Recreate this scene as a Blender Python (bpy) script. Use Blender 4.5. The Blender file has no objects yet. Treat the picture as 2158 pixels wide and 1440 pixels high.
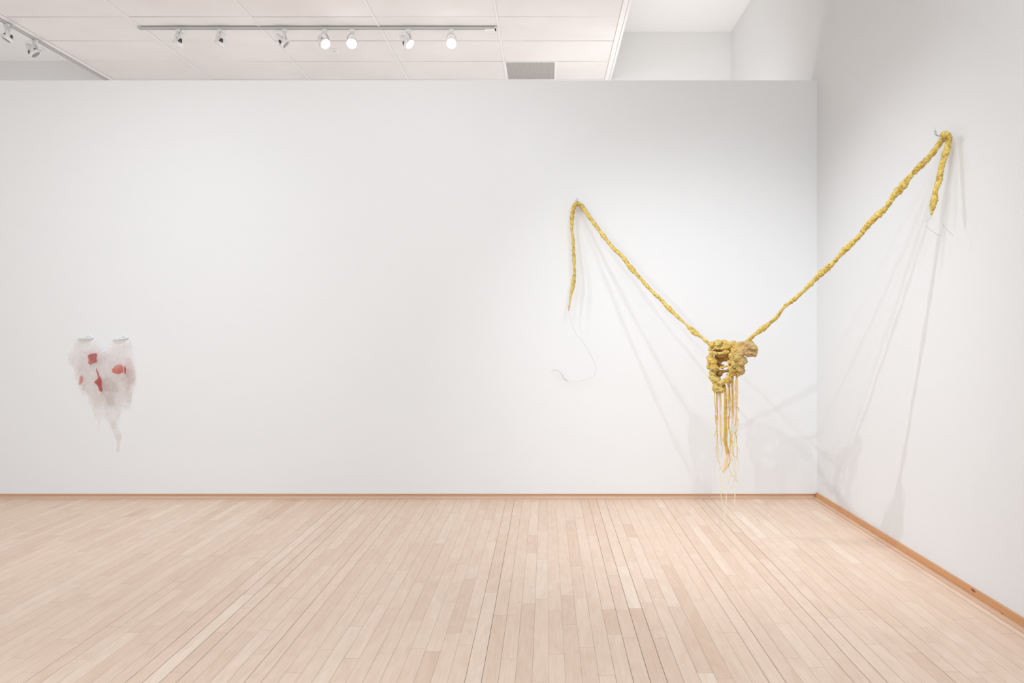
import bpy, bmesh, math, random
from mathutils import Vector, Matrix, noise
from mathutils.geometry import delaunay_2d_cdt

# ------------------------------------------------------------------ camera
F, VX, HY = 1550.0, 1150.0, 691.0        # focal length and vanishing point in a 2158 x 1440 frame
CAM_Z = 1.452
sc = bpy.context.scene
C = sc.collection
cam_d = bpy.data.cameras.new('camera')
cam = bpy.data.objects.new('camera', cam_d); C.objects.link(cam)
cam.location = (0, 0, CAM_Z); cam.rotation_euler = (math.radians(90), 0, 0)
cam_d.sensor_width = 36.0; cam_d.lens = 36.0 * F / 2158
cam_d.shift_x = -(VX - 1079) / 2158; cam_d.shift_y = -(720 - HY) / 2158
cam_d.clip_start = 0.05
sc.camera = cam

# ------------------------------------------------------------------ world, lights, exposure
w = bpy.data.worlds.new('world'); sc.world = w; w.use_nodes = True
w.node_tree.nodes['Background'].inputs[0].default_value = (0.9, 0.95, 1, 1)
w.node_tree.nodes['Background'].inputs[1].default_value = 0.0
sc.view_settings.view_transform = 'Standard'; sc.view_settings.look = 'None'
sc.view_settings.gamma = 1.0; sc.view_settings.use_curve_mapping = False
sc.view_settings.exposure = 0.0
sc.cycles.max_bounces = 8; sc.cycles.caustics_reflective = False; sc.cycles.caustics_refractive = False

def area(name, loc, target, sx, sy, power, col=(1, 1, 1), spread=180):
    l = bpy.data.lights.new(name, 'AREA'); l.shape = 'RECTANGLE'; l.size = sx; l.size_y = sy
    l.energy = power; l.color = col; l.spread = math.radians(spread)
    o = bpy.data.objects.new(name, l); C.objects.link(o); o.location = loc
    o.rotation_euler = (Vector(target) - Vector(loc)).to_track_quat('-Z', 'Y').to_euler()
    return o
def spot(name, loc, target, power, deg=55, blend=0.8, col=(1, 0.985, 0.97), r=0.012):
    l = bpy.data.lights.new(name, 'SPOT'); l.energy = power; l.color = col
    l.spot_size = math.radians(deg); l.spot_blend = blend; l.shadow_soft_size = r
    o = bpy.data.objects.new(name, l); C.objects.link(o); o.location = loc
    o.rotation_euler = (Vector(target) - Vector(loc)).to_track_quat('-Z', 'Y').to_euler()
    return o

# unseen fill areas added behind the camera and overhead for even ambient light
area('front_fill', (-2.0, -4.6, 2.0), (-1.6, 6.0, 1.6), 9.0, 3.4, 118, (0.875, 1.0, 1.11))
area('overhead_fill', (-2.6, -0.8, 4.4), (-2.6, -0.8, 0), 9.5, 8.0, 250, (0.865, 1.0, 1.11))
area('rear_uplight_fill', (-4.0, 7.8, 1.2), (-4.0, 7.95, 4), 8.4, 1.6, 78, (1.01, 1.0, 1.0))  # added uplight fill that brightens the ceiling beyond the partition
area('rear_corner_fill', (1.4, 7.5, 2.2), (1.2, 9.1, 3.7), 1.2, 0.8, 36, (1, 1, 1))  # added fill to brighten the far wall and right ceiling strip
# track lamps a to e for the yellow sculpture, on tracks above the frame
LZ = CAM_Z + 2.9; CW = (0.94, 1.0, 1.06)
spot('track_spot_a', (0.98, 2.77, LZ), (1.5, 6.2, 0.3), 88, 66, 1.0, CW)
spot('track_spot_b', (0.92, 0.60, LZ), (1.3, 6.2, 0.4), 128, 48, 1.0, CW)
spot('track_spot_c', (-1.27, 0.95, LZ), (1.6, 6.0, 0.4), 150, 48, 1.0, CW)
spot('track_spot_d', (-2.4, 3.43, LZ), (2.3, 5.6, 0.3), 150, 50, 1.0, CW)
spot('track_spot_e', (-1.5, 5.88, LZ), (2.3, 4.5, 0.6), 175, 56, 1.0, CW)
spot('wash_fill_f', (-3.4, 2.3, LZ), (-4.7, 6.2, 1.3), 138, 88, 1.0, CW)  # f to i: unseen wash spots added to level the wall brightness
spot('wash_fill_g', (-2.0, 2.3, LZ), (-1.6, 6.2, 1.8), 180, 85, 1.0, CW)
spot('wash_fill_h', (0.2, 2.6, LZ), (0.7, 6.2, 3.6), 48, 80, 1.0, CW)
spot('wash_fill_i', (0.3, 2.0, LZ), (2.3, 4.2, 2.2), 20, 90, 1.0, CW)

# ------------------------------------------------------------------ helpers
def P(px, py, Y): return Vector(((px - VX) / F * Y, Y, CAM_Z + (HY - py) / F * Y))
def mat(name, build):
    m = bpy.data.materials.new(name); m.use_nodes = True
    nt = m.node_tree; b = nt.nodes['Principled BSDF']; build(nt, b); return m
def srgb(r, g, b):
    f = lambda c: (c / 255 / 12.92) if c / 255 <= 0.04045 else ((c / 255 + 0.055) / 1.055) ** 2.4
    return (f(r), f(g), f(b), 1)
def plain(name, col, rough=0.5, metal=0.0, bump=0.0, bscale=200, spec=0.5):
    def bd(nt, b):
        b.inputs['Base Color'].default_value = col; b.inputs['Roughness'].default_value = rough
        b.inputs['Metallic'].default_value = metal; b.inputs['Specular IOR Level'].default_value = spec
        n = nt.nodes.new('ShaderNodeTexNoise'); n.inputs['Scale'].default_value = bscale; n.inputs['Detail'].default_value = 4
        tc = nt.nodes.new('ShaderNodeTexCoord'); nt.links.new(tc.outputs['Object'], n.inputs['Vector'])
        mr = nt.nodes.new('ShaderNodeMapRange'); mr.inputs['To Min'].default_value = max(0, rough - 0.08); mr.inputs['To Max'].default_value = min(1, rough + 0.08)
        nt.links.new(n.outputs['Fac'], mr.inputs['Value']); nt.links.new(mr.outputs['Result'], b.inputs['Roughness'])
        if bump:
            bp = nt.nodes.new('ShaderNodeBump'); bp.inputs['Strength'].default_value = bump; bp.inputs['Distance'].default_value = 0.002
            nt.links.new(n.outputs['Fac'], bp.inputs['Height']); nt.links.new(bp.outputs['Normal'], b.inputs['Normal'])
    return mat(name, bd)
def obj(name, bm, m, parent=None, smooth=False):
    me = bpy.data.meshes.new(name); bm.to_mesh(me); bm.free()
    if m is not None: me.materials.append(m)
    if smooth:
        for p in me.polygons: p.use_smooth = True
    o = bpy.data.objects.new(name, me); C.objects.link(o)
    if parent is not None: o.parent = parent
    return o
def obj_vf(name, V, Fc, m, parent=None, smooth=True):
    me = bpy.data.meshes.new(name); me.from_pydata([tuple(v) for v in V], [], Fc); me.update()
    me.materials.append(m)
    if smooth:
        for p in me.polygons: p.use_smooth = True
    o = bpy.data.objects.new(name, me); C.objects.link(o)
    if parent is not None: o.parent = parent
    return o
def struct(o, label=None):
    o['kind'] = 'structure'
    if label: o['label'] = label
    return o
def tag(o, label, cat, group=None):
    o['label'] = label; o['category'] = cat
    if group: o['group'] = group
    return o
def empty(name, loc, label, cat, group=None):
    o = bpy.data.objects.new(name, None); C.objects.link(o); o.location = loc; o.empty_display_size = 0.05
    return tag(o, label, cat, group)
def box(bm, x0, x1, y0, y1, z0, z1):
    vs = [bm.verts.new((x, y, z)) for x in (x0, x1) for y in (y0, y1) for z in (z0, z1)]
    for f in ((0, 1, 3, 2), (4, 6, 7, 5), (0, 4, 5, 1), (2, 3, 7, 6), (0, 2, 6, 4), (1, 5, 7, 3)):
        bm.faces.new([vs[i] for i in f])
def lathe(bm, prof, seg=28, M=None, cap0=False, cap1=False):
    rings = []
    for r, z in prof:
        rings.append([bm.verts.new((M or Matrix()) @ Vector((r * math.cos(a), r * math.sin(a), z)))
                      for a in (2 * math.pi * i / seg for i in range(seg))])
    for a, b in zip(rings, rings[1:]):
        for i in range(seg): bm.faces.new((a[i], a[(i + 1) % seg], b[(i + 1) % seg], b[i]))
    if cap0: bm.faces.new(list(reversed(rings[0])))
    if cap1: bm.faces.new(rings[-1])
def catmull(pts, step):
    """resample a list of (Vector, radius) smoothly at roughly the given step"""
    out = []
    n = len(pts)
    for i in range(n - 1):
        p0, p1, p2, p3 = pts[max(i - 1, 0)], pts[i], pts[i + 1], pts[min(i + 2, n - 1)]
        k = max(1, int((p2[0] - p1[0]).length / step))
        for j in range(k):
            t = j / k; t2, t3 = t * t, t * t * t
            v = 0.5 * (2 * p1[0] + (p2[0] - p0[0]) * t + (2 * p0[0] - 5 * p1[0] + 4 * p2[0] - p3[0]) * t2 + (3 * p1[0] - p0[0] - 3 * p2[0] + p3[0]) * t3)
            out.append((v, p1[1] + (p2[1] - p1[1]) * t))
    out.append(pts[-1]); return out
def tube(pts, step=0.004, seg=12, rough=0.0, nfreq=60, lump=0.0, lfreq=9, twist=0.0, seed=0, flat=1.0, upv=(0.3, 0.8, 0.5), V=None, Fc=None):
    """swept tube with noise on its skin; returns vertices and faces"""
    V = [] if V is None else V; Fc = [] if Fc is None else Fc
    pp = catmull(pts, step); n = len(pp); base = len(V); so = Vector((seed * 7.13, seed * 3.7, seed * 1.9))
    up = Vector(upv).normalized(); s = 0
    for i, (p, r) in enumerate(pp):
        t = (pp[min(i + 1, n - 1)][0] - pp[max(i - 1, 0)][0])
        t = t.normalized() if t.length > 1e-9 else Vector((0, 0, 1))
        up = (up - t * up.dot(t)); up = up.normalized() if up.length > 1e-6 else t.orthogonal().normalized()
        bn = t.cross(up)
        if i: s += (p - pp[i - 1][0]).length
        lf = 1 + lump * noise.noise(Vector((s * lfreq, seed * 5.1, 0)) ) * 1.8 + lump * 0.5 * noise.noise(Vector((s * lfreq * 3.3, seed * 2.1, 4)))
        end = min(1.0, 0.35 + min(i, n - 1 - i) * 0.35)
        for k in range(seg):
            a = 2 * math.pi * k / seg
            d = up * math.cos(a) + bn * math.sin(a) * flat
            rr = r * lf * end
            if twist: rr *= 1 + 0.16 * abs(math.sin(a * 1.0 + s * twist)) * 1.0 - 0.08
            q = p + d * rr
            if rough:
                nn = noise.noise(q * nfreq + so) + 0.6 * noise.noise(q * nfreq * 2.3 + so)
                q = p + d * rr * (1 + rough * nn)
            V.append(q)
    for i in range(n - 1):
        for k in range(seg):
            a = base + i * seg + k; b = base + i * seg + (k + 1) % seg
            Fc.append((a, b, b + seg, a + seg))
    Fc.append(tuple(base + k for k in reversed(range(seg))))
    Fc.append(tuple(base + (n - 1) * seg + k for k in range(seg)))
    return V, Fc

# ------------------------------------------------------------------ materials
def wall_b(col, warm):
    def bd(nt, b):
        b.inputs['Roughness'].default_value = 0.75; b.inputs['Specular IOR Level'].default_value = 0.2
        tc = nt.nodes.new('ShaderNodeTexCoord')
        n = nt.nodes.new('ShaderNodeTexNoise'); n.inputs['Scale'].default_value = 0.9; n.inputs['Detail'].default_value = 3
        nt.links.new(tc.outputs['Object'], n.inputs['Vector'])
        mx = nt.nodes.new('ShaderNodeMix'); mx.data_type = 'RGBA'; mx.inputs[6].default_value = col; mx.inputs[7].default_value = warm
        nt.links.new(n.outputs['Fac'], mx.inputs[0]); nt.links.new(mx.outputs[2], b.inputs['Base Color'])
        n2 = nt.nodes.new('ShaderNodeTexNoise'); n2.inputs['Scale'].default_value = 160; n2.inputs['Detail'].default_value = 3
        nt.links.new(tc.outputs['Object'], n2.inputs['Vector'])
        bp = nt.nodes.new('ShaderNodeBump'); bp.inputs['Strength'].default_value = 0.12; bp.inputs['Distance'].default_value = 0.0015
        nt.links.new(n2.outputs['Fac'], bp.inputs['Height']); nt.links.new(bp.outputs['Normal'], b.inputs['Normal'])
    return bd
M_wall = mat('white_wall_paint', wall_b((0.80, 0.80, 0.80, 1), (0.81, 0.805, 0.80, 1)))
M_dry = mat('white_drywall_paint', wall_b((0.84, 0.83, 0.82, 1), (0.84, 0.825, 0.81, 1)))

def tile_b(nt, b):
    b.inputs['Roughness'].default_value = 0.9; b.inputs['Specular IOR Level'].default_value = 0.1
    tc = nt.nodes.new('ShaderNodeTexCoord')
    n = nt.nodes.new('ShaderNodeTexNoise'); n.inputs['Scale'].default_value = 1.1; n.inputs['Detail'].default_value = 4
    n2 = nt.nodes.new('ShaderNodeTexNoise'); n2.inputs['Scale'].default_value = 220
    nt.links.new(tc.outputs['Object'], n.inputs['Vector']); nt.links.new(tc.outputs['Object'], n2.inputs['Vector'])
    cr = nt.nodes.new('ShaderNodeValToRGB')
    cr.color_ramp.elements[0].position = 0.3; cr.color_ramp.elements[0].color = (0.80, 0.755, 0.735, 1)
    cr.color_ramp.elements[1].position = 0.7; cr.color_ramp.elements[1].color = (0.87, 0.835, 0.82, 1)
    nt.links.new(n.outputs['Fac'], cr.inputs['Fac'])
    mx = nt.nodes.new('ShaderNodeMix'); mx.data_type = 'RGBA'; mx.blend_type = 'MULTIPLY'; mx.inputs[0].default_value = 0.12
    nt.links.new(cr.outputs['Color'], mx.inputs[6]); nt.links.new(n2.outputs['Color'], mx.inputs[7])
    nt.links.new(mx.outputs[2], b.inputs['Base Color'])
M_tile = mat('acoustic_tile', tile_b)
M_tbar = plain('ceiling_grid_metal', (0.82, 0.80, 0.785, 1), 0.5)
M_gap = plain('ceiling_gap', (0.72, 0.62, 0.56, 1), 0.9)

def floor_b(nt, b):
    L = nt.links.new; N = nt.nodes.new
    at = N('ShaderNodeAttribute'); at.attribute_name = 'board'; at.attribute_type = 'GEOMETRY'
    sep = N('ShaderNodeSeparateColor'); L(at.outputs['Color'], sep.inputs['Color'])
    tc = N('ShaderNodeTexCoord')
    sh = N('ShaderNodeVectorMath'); sh.operation = 'SCALE'; sh.inputs['Scale'].default_value = 37.0
    L(at.outputs['Color'], sh.inputs[0])
    ad = N('ShaderNodeVectorMath'); ad.operation = 'ADD'; L(tc.outputs['Object'], ad.inputs[0]); L(sh.outputs[0], ad.inputs[1])
    def noise_tex(scale, sx, sy, detail=5, dist=0.0):
        mp = N('ShaderNodeMapping'); mp.inputs['Scale'].default_value = (sx, sy, 1); L(ad.outputs[0], mp.inputs['Vector'])
        n = N('ShaderNodeTexNoise'); n.inputs['Scale'].default_value = scale; n.inputs['Detail'].default_value = detail
        n.inputs['Distortion'].default_value = dist; L(mp.outputs[0], n.inputs['Vector']); return n
    fine = noise_tex(40, 4.0, 0.12, 5, 0.4); broad = noise_tex(9, 1.5, 0.45, 4, 1.2)
    cr = N('ShaderNodeValToRGB'); e = cr.color_ramp.elements
    e[0].position = 0.0; e[0].color = (0.746, 0.521, 0.383, 1)
    e[1].position = 1.0; e[1].color = (0.922, 0.757, 0.615, 1)
    for p, c in ((0.12, (0.790, 0.581, 0.444, 1)), (0.3, (0.834, 0.631, 0.499, 1)), (0.55, (0.867, 0.669, 0.532, 1)), (0.8, (0.889, 0.696, 0.564, 1))):
        x = e.new(p); x.color = c
    L(sep.outputs[0], cr.inputs['Fac'])
    m1 = N('ShaderNodeMix'); m1.data_type = 'RGBA'; m1.blend_type = 'MULTIPLY'
    r1 = N('ShaderNodeValToRGB'); r1.color_ramp.elements[0].position = 0.3; r1.color_ramp.elements[0].color = (0.90, 0.85, 0.80, 1)
    r1.color_ramp.elements[1].position = 0.62; r1.color_ramp.elements[1].color = (1, 1, 1, 1)
    L(broad.outputs['Fac'], r1.inputs['Fac']); m1.inputs[0].default_value = 0.6
    L(cr.outputs['Color'], m1.inputs[6]); L(r1.outputs['Color'], m1.inputs[7])
    m2 = N('ShaderNodeMix'); m2.data_type = 'RGBA'; m2.blend_type = 'MULTIPLY'; m2.inputs[0].default_value = 0.5
    r2 = N('ShaderNodeValToRGB'); r2.color_ramp.elements[0].position = 0.3; r2.color_ramp.elements[0].color = (0.88, 0.83, 0.78, 1)
    r2.color_ramp.elements[1].position = 0.6; r2.color_ramp.elements[1].color = (1, 1, 1, 1)
    L(fine.outputs['Fac'], r2.inputs['Fac']); L(m1.outputs[2], m2.inputs[6]); L(r2.outputs['Color'], m2.inputs[7])
    # small knots
    vo = N('ShaderNodeTexVoronoi'); vo.inputs['Scale'].default_value = 1.6
    mpv = N('ShaderNodeMapping'); mpv.inputs['Scale'].default_value = (1.6, 0.8, 1); L(ad.outputs[0], mpv.inputs['Vector']); L(mpv.outputs[0], vo.inputs['Vector'])
    rk = N('ShaderNodeValToRGB'); rk.color_ramp.elements[0].position = 0.006; rk.color_ramp.elements[0].color = (0.62, 0.48, 0.38, 1)
    rk.color_ramp.elements[1].position = 0.022; rk.color_ramp.elements[1].color = (1, 1, 1, 1); L(vo.outputs['Distance'], rk.inputs['Fac'])
    m3 = N('ShaderNodeMix'); m3.data_type = 'RGBA'; m3.blend_type = 'MULTIPLY'; m3.inputs[0].default_value = 0.8
    L(m2.outputs[2], m3.inputs[6]); L(rk.outputs['Color'], m3.inputs[7]); L(m3.outputs[2], b.inputs['Base Color'])
    b.inputs['Roughness'].default_value = 0.42; b.inputs['Specular IOR Level'].default_value = 0.35
M_floor = mat('maple_strip_floor', floor_b)
M_floor_gap = plain('floor_gap', (0.17, 0.09, 0.05, 1), 0.9)

def wood(name, c0, c1, axis, rough=0.45, knot=None):
    def bd(nt, b):
        L = nt.links.new; N = nt.nodes.new
        tc = N('ShaderNodeTexCoord'); mp = N('ShaderNodeMapping'); s = [40, 40, 60]; s[axis] = 1.2
        mp.inputs['Scale'].default_value = s; L(tc.outputs['Object'], mp.inputs['Vector'])
        n = N('ShaderNodeTexNoise'); n.inputs['Scale'].default_value = 1.0; n.inputs['Detail'].default_value = 6; L(mp.outputs[0], n.inputs['Vector'])
        cr = N('ShaderNodeValToRGB'); cr.color_ramp.elements[0].position = 0.3; cr.color_ramp.elements[0].color = c0
        cr.color_ramp.elements[1].position = 0.7; cr.color_ramp.elements[1].color = c1
        L(n.outputs['Fac'], cr.inputs['Fac'])
        out = cr.outputs['Color']
        for (kp, kr) in (knot or []):
            vm = N('ShaderNodeVectorMath'); vm.operation = 'SUBTRACT'; vm.inputs[1].default_value = kp; L(tc.outputs['Object'], vm.inputs[0])
            ms = N('ShaderNodeVectorMath'); ms.operation = 'MULTIPLY'; q = [1 / kr, 1 / kr, 1 / kr]; q[axis] /= 3.0; ms.inputs[1].default_value = q; L(vm.outputs[0], ms.inputs[0])
            ln = N('ShaderNodeVectorMath'); ln.operation = 'LENGTH'; L(ms.outputs[0], ln.inputs[0])
            r = N('ShaderNodeValToRGB'); r.color_ramp.elements[0].position = 0.5; r.color_ramp.elements[0].color = (0.3, 0.16, 0.09, 1)
            r.color_ramp.elements[1].position = 1.0; r.color_ramp.elements[1].color = (1, 1, 1, 1); L(ln.outputs['Value'], r.inputs['Fac'])
            mx = N('ShaderNodeMix'); mx.data_type = 'RGBA'; mx.blend_type = 'MULTIPLY'; mx.inputs[0].default_value = 1; L(out, mx.inputs[6]); L(r.outputs['Color'], mx.inputs[7]); out = mx.outputs[2]
        L(out, b.inputs['Base Color']); b.inputs['Roughness'].default_value = rough
    return mat(name, bd)
M_base = wood('baseboard_maple', (0.78, 0.44, 0.26, 1), (0.85, 0.52, 0.33, 1), 0, knot=[((-4.0, 6.22, 0.03), 0.006), ((-3.52, 6.22, 0.032), 0.006), ((-2.05, 6.22, 0.033), 0.006), ((-0.6, 6.22, 0.033), 0.005), ((1.7, 6.22, 0.03), 0.006)])
M_base_r = wood('baseboard_maple_orange', (0.60, 0.29, 0.125, 1), (0.68, 0.35, 0.165, 1), 1, knot=[((2.285, 3.93, 0.047), 0.009), ((2.285, 3.68, 0.02), 0.004)])
M_shoe = wood('shoe_moulding_maple', (0.60, 0.40, 0.28, 1), (0.69, 0.49, 0.36, 1), 0)
M_shoe_r = wood('shoe_moulding_maple_side', (0.60, 0.38, 0.25, 1), (0.68, 0.46, 0.32, 1), 1)

# ------------------------------------------------------------------ room shell
YW = 6.225; XR = 2.297; YF = 9.13; YB = -5.2; XL = -9.0
TOP = CAM_Z + (HY - 169.5) / F * YW
H_T = CAM_Z + 3.082; H_R = CAM_Z + 3.675; H_L = CAM_Z + 3.316
X0, X1 = 0.736 - 5 * 1.22, 0.736           # tile field
FR = 0.075                                  # perimeter frame

# floor boards, one mesh
rnd = random.Random(11)
me = bpy.data.meshes.new('floor')
V, Fc, A = [], [], []
W = 0.0693; k = -132
x = 0.013 + k * W
while x < XR + 0.01:
    y = YB - rnd.random() * 0.8
    g = rnd.choice([0.0003, 0.0005, 0.0006, 0.0008, 0.0014])
    while y < YF:
        ln = rnd.choice([0.3, 0.45, 0.6, 0.75, 0.95, 1.2]) * rnd.uniform(0.8, 1.25)
        i = len(V); e = 0.00035
        V += [(x + g, y + e, 0), (x + W - g * 0.4, y + e, 0), (x + W - g * 0.4, y + ln - e, 0), (x + g, y + ln - e, 0)]
        Fc.append((i, i + 1, i + 2, i + 3)); A.append((min(1, max(0, rnd.gauss(0.56, 0.18))), rnd.random(), rnd.random(), 1)); y += ln
    x += W
me.from_pydata(V, [], Fc); me.materials.append(M_floor); me.materials.append(M_floor_gap)
ca = me.color_attributes.new('board', 'FLOAT_COLOR', 'CORNER')
for p in me.polygons:
    for li in p.loop_indices: ca.data[li].color = A[p.index]
fo = bpy.data.objects.new('floor', me); C.objects.link(fo); struct(fo, 'pale maple strip floor')
bm = bmesh.new(); box(bm, XL, XR + .1, YB, YF + .1, -0.12, -0.003)
struct(obj('floor_underlay', bm, M_floor_gap))

bm = bmesh.new(); box(bm, XL, XR, YW, YW + 0.16, 0.046, TOP); 
struct(obj('wall_back', bm, M_wall), 'white partition wall that stops short of the ceiling')
bm = bmesh.new(); box(bm, XR, XR + 0.15, YB, YF + 0.15, 0.058, H_R + .1)
struct(obj('wall_right', bm, M_wall), 'white right wall')
bm = bmesh.new(); box(bm, XL, XR, YF, YF + 0.15, 0, H_R + .1); struct(obj('wall_far', bm, M_dry), 'white far wall seen over the partition')
bm = bmesh.new(); box(bm, XL - .15, XL, YB, YF, 0, H_R + .1); struct(obj('wall_left', bm, M_dry), 'white left wall outside the frame')
bm = bmesh.new(); box(bm, XL, XR, YB - .15, YB, 0, H_R + .1); struct(obj('wall_front', bm, M_dry), 'white wall behind the camera')

# baseboards + shoe mouldings
def prism(bm, prof, axis, a, b):
    """extrude a 2D profile (u, z) along x (axis 0, u=y) or along y (axis 1, u=x)"""
    r = []
    for t in (a, b): r.append([bm.verts.new((t, u, z) if axis == 0 else (u, t, z)) for u, z in prof])
    n = len(prof)
    for i in range(n): bm.faces.new((r[0][i], r[0][(i + 1) % n], r[1][(i + 1) % n], r[1][i]))
    bm.faces.new(r[0]); bm.faces.new(list(reversed(r[1])))
bm = bmesh.new(); box(bm, XL, XR, YW + 0.020, YW + 0.15, 0, 0.046)
struct(obj('baseboard_back', bm, M_base), 'maple baseboard tucked under the back wall')
bm = bmesh.new(); prism(bm, [(YW + 0.020, 0), (YW + 0.001, 0), (YW + 0.001, 0.012), (YW + 0.005, 0.020), (YW + 0.012, 0.024), (YW + 0.020, 0.024)], 0, XL, XR - 0.028)
struct(obj('trim_1', bm, M_shoe), 'maple shoe moulding along the back wall')
JY = XR * F / (1871 - VX)
bm = bmesh.new()
box(bm, XR - 0.012, XR + 0.1, YB, JY - 0.0012, 0, 0.0575); box(bm, XR - 0.012, XR + 0.1, JY + 0.0012, YW + 0.002, 0, 0.058)
bmesh.ops.bevel(bm, geom=[e for e in bm.edges], offset=0.001, segments=1, affect='EDGES')
struct(obj('baseboard_right', bm, M_base_r), 'orange toned maple baseboard along the right wall')
bm = bmesh.new(); u = XR - 0.012
prism(bm, [(u, 0), (u - 0.020, 0), (u - 0.020, 0.008), (u - 0.015, 0.015), (u - 0.005, 0.019), (u, 0.019)], 1, YB, YW)
struct(obj('trim_2', bm, M_shoe_r), 'maple shoe moulding along the right wall')

# ceiling: lay-in tiles, each slightly out of level, one mesh
rt = random.Random(5)
bm = bmesh.new(); tb = 0.010
rows = [YF - 0.61 * i for i in range(0, 24)]
for r in range(len(rows) - 1):
    for c in range(5):
        xa, xb = X0 + 1.22 * c + tb, X0 + 1.22 * (c + 1) - tb
        ya, yb = rows[r + 1] + rt.uniform(0.002, 0.004), rows[r] - rt.uniform(0.002, 0.005)
        if c == 4 and r == 0: xa = X1 - 0.61 + tb
        z = H_T + 0.003
        dz = [z + rt.uniform(0, 0.003) for _ in range(4)]
        vs = [bm.verts.new(q) for q in ((xa, ya, dz[0]), (xb, ya, dz[1]), (xb, yb, dz[2]), (xa, yb, dz[3]))]
        bm.faces.new(list(reversed(vs)))
struct(obj('ceiling', bm, M_tile), 'warm white lay-in acoustic tile ceiling')
bm = bmesh.new(); box(bm, X0 - FR, X1 + FR, YB, YF, H_T + 0.0062, H_T + 0.05)
struct(obj('ceiling_backing', bm, M_gap))
bm = bmesh.new()
for c in range(1, 5): box(bm, X0 + 1.22 * c - 0.0095, X0 + 1.22 * c + 0.0095, YB, YF, H_T - 0.002, H_T + 0.012)
box(bm, X1 - 0.61 - 0.0095, X1 - 0.61 + 0.0095, rows[1], rows[0], H_T - 0.002, H_T + 0.012)
struct(obj('trim_3', bm, M_tbar), 'white metal ceiling grid')
bm = bmesh.new()
box(bm, X1 - 0.004, X1 + 0.045, YB, YF, H_T - 0.004, H_T + 0.06); box(bm, X1 + 0.045, X1 + 0.050, YB, YF, H_T + 0.004, H_T + 0.06)
box(bm, X1 + 0.050, X1 + 0.075, YB, YF, H_T - 0.004, H_R)
struct(obj('trim_4', bm, M_tbar), 'white moulding at the right edge of the tiled ceiling')
bm = bmesh.new(); box(bm, X0 - 0.05, X0 + 0.004, YB, YF, H_T - 0.004, H_L + 0.1)
struct(obj('trim_5', bm, M_tbar), 'white moulding at the left edge of the tiled ceiling')
bm = bmesh.new(); box(bm, X1 + 0.05, XR, YB, YF, H_R, H_R + 0.1); struct(obj('ceiling_right', bm, M_dry), 'plain white ceiling strip beside the right wall')
bm = bmesh.new(); box(bm, XL, X0 - 0.05, YB, YF, H_L, H_L + 0.1); struct(obj('ceiling_left', bm, M_dry), 'plain white ceiling strip on the left')

# ------------------------------------------------------------------ ceiling fittings
def grille_b(nt, b):
    L = nt.links.new; N = nt.nodes.new
    tc = N('ShaderNodeTexCoord'); vo = N('ShaderNodeTexVoronoi'); vo.inputs['Scale'].default_value = 70; vo.inputs['Randomness'].default_value = 0.15
    L(tc.outputs['Object'], vo.inputs['Vector']); cr = N('ShaderNodeValToRGB')
    cr.color_ramp.elements[0].position = 0.25; cr.color_ramp.elements[0].color = (0.26, 0.25, 0.235, 1)
    cr.color_ramp.elements[1].position = 0.5; cr.color_ramp.elements[1].color = (0.50, 0.475, 0.455, 1)
    L(vo.outputs['Distance'], cr.inputs['Fac']); L(cr.outputs['Color'], b.inputs['Base Color']); b.inputs['Roughness'].default_value = 0.8
M_grille = mat('perforated_grey_metal', grille_b)
ga, gb = X0 + 4 * 1.22 + 0.01, X1 - 0.61 - 0.01
g0 = empty('air_return_grille', ((ga + gb) / 2, YF - 0.305, H_T), 'grey perforated square air grille set in the tiled ceiling above the partition', 'vent')
bm = bmesh.new(); box(bm, -0.285, 0.285, -0.29, 0.292, 0.002, 0.008); obj('grille_plate', bm, M_grille, g0)
bm = bmesh.new()
for q in ((-0.299, -0.285, -0.30, 0.302), (0.285, 0.299, -0.30, 0.302), (-0.285, 0.285, -0.30, -0.29), (-0.285, 0.285, 0.292, 0.302)): box(bm, q[0], q[1], q[2], q[3], -0.001, 0.011)
obj('grille_frame', bm, M_tbar, g0)

M_white = plain('white_enamel', (0.86, 0.86, 0.855, 1), 0.35)
M_track = plain('track_aluminium', (0.60, 0.60, 0.585, 1), 0.4, 0.0)
M_dark = plain('dark_bulb_glass', (0.12, 0.105, 0.10, 1), 0.2, 0.5)
M_metal = plain('galvanised_steel', (0.55, 0.56, 0.58, 1), 0.3, 0.9)

def sensor(loc, r, label):
    o = empty('ceiling_sensor', loc, label, 'sensor')
    bm = bmesh.new(); lathe(bm, [(r, 0), (r, -0.006), (r * 0.93, -0.011), (r * 0.55, -0.013)], 36, cap0=True); obj('rim', bm, M_white, o, True)
    bm = bmesh.new(); lathe(bm, [(r * 0.55, -0.012), (r * 0.5, -0.017), (r * 0.2, -0.02)], 30, cap0=True, cap1=True); obj('lens_cap', bm, plain('sensor_cap', (0.66, 0.64, 0.63, 1), 0.4), o, True)
sensor((-2.34, 8.17, H_T + 0.004), 0.045, 'small round white ceiling sensor beside the lit lamps')
sensor((-6.03, 8.74, H_L), 0.065, 'small round white disc on the plain ceiling at far left')

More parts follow.
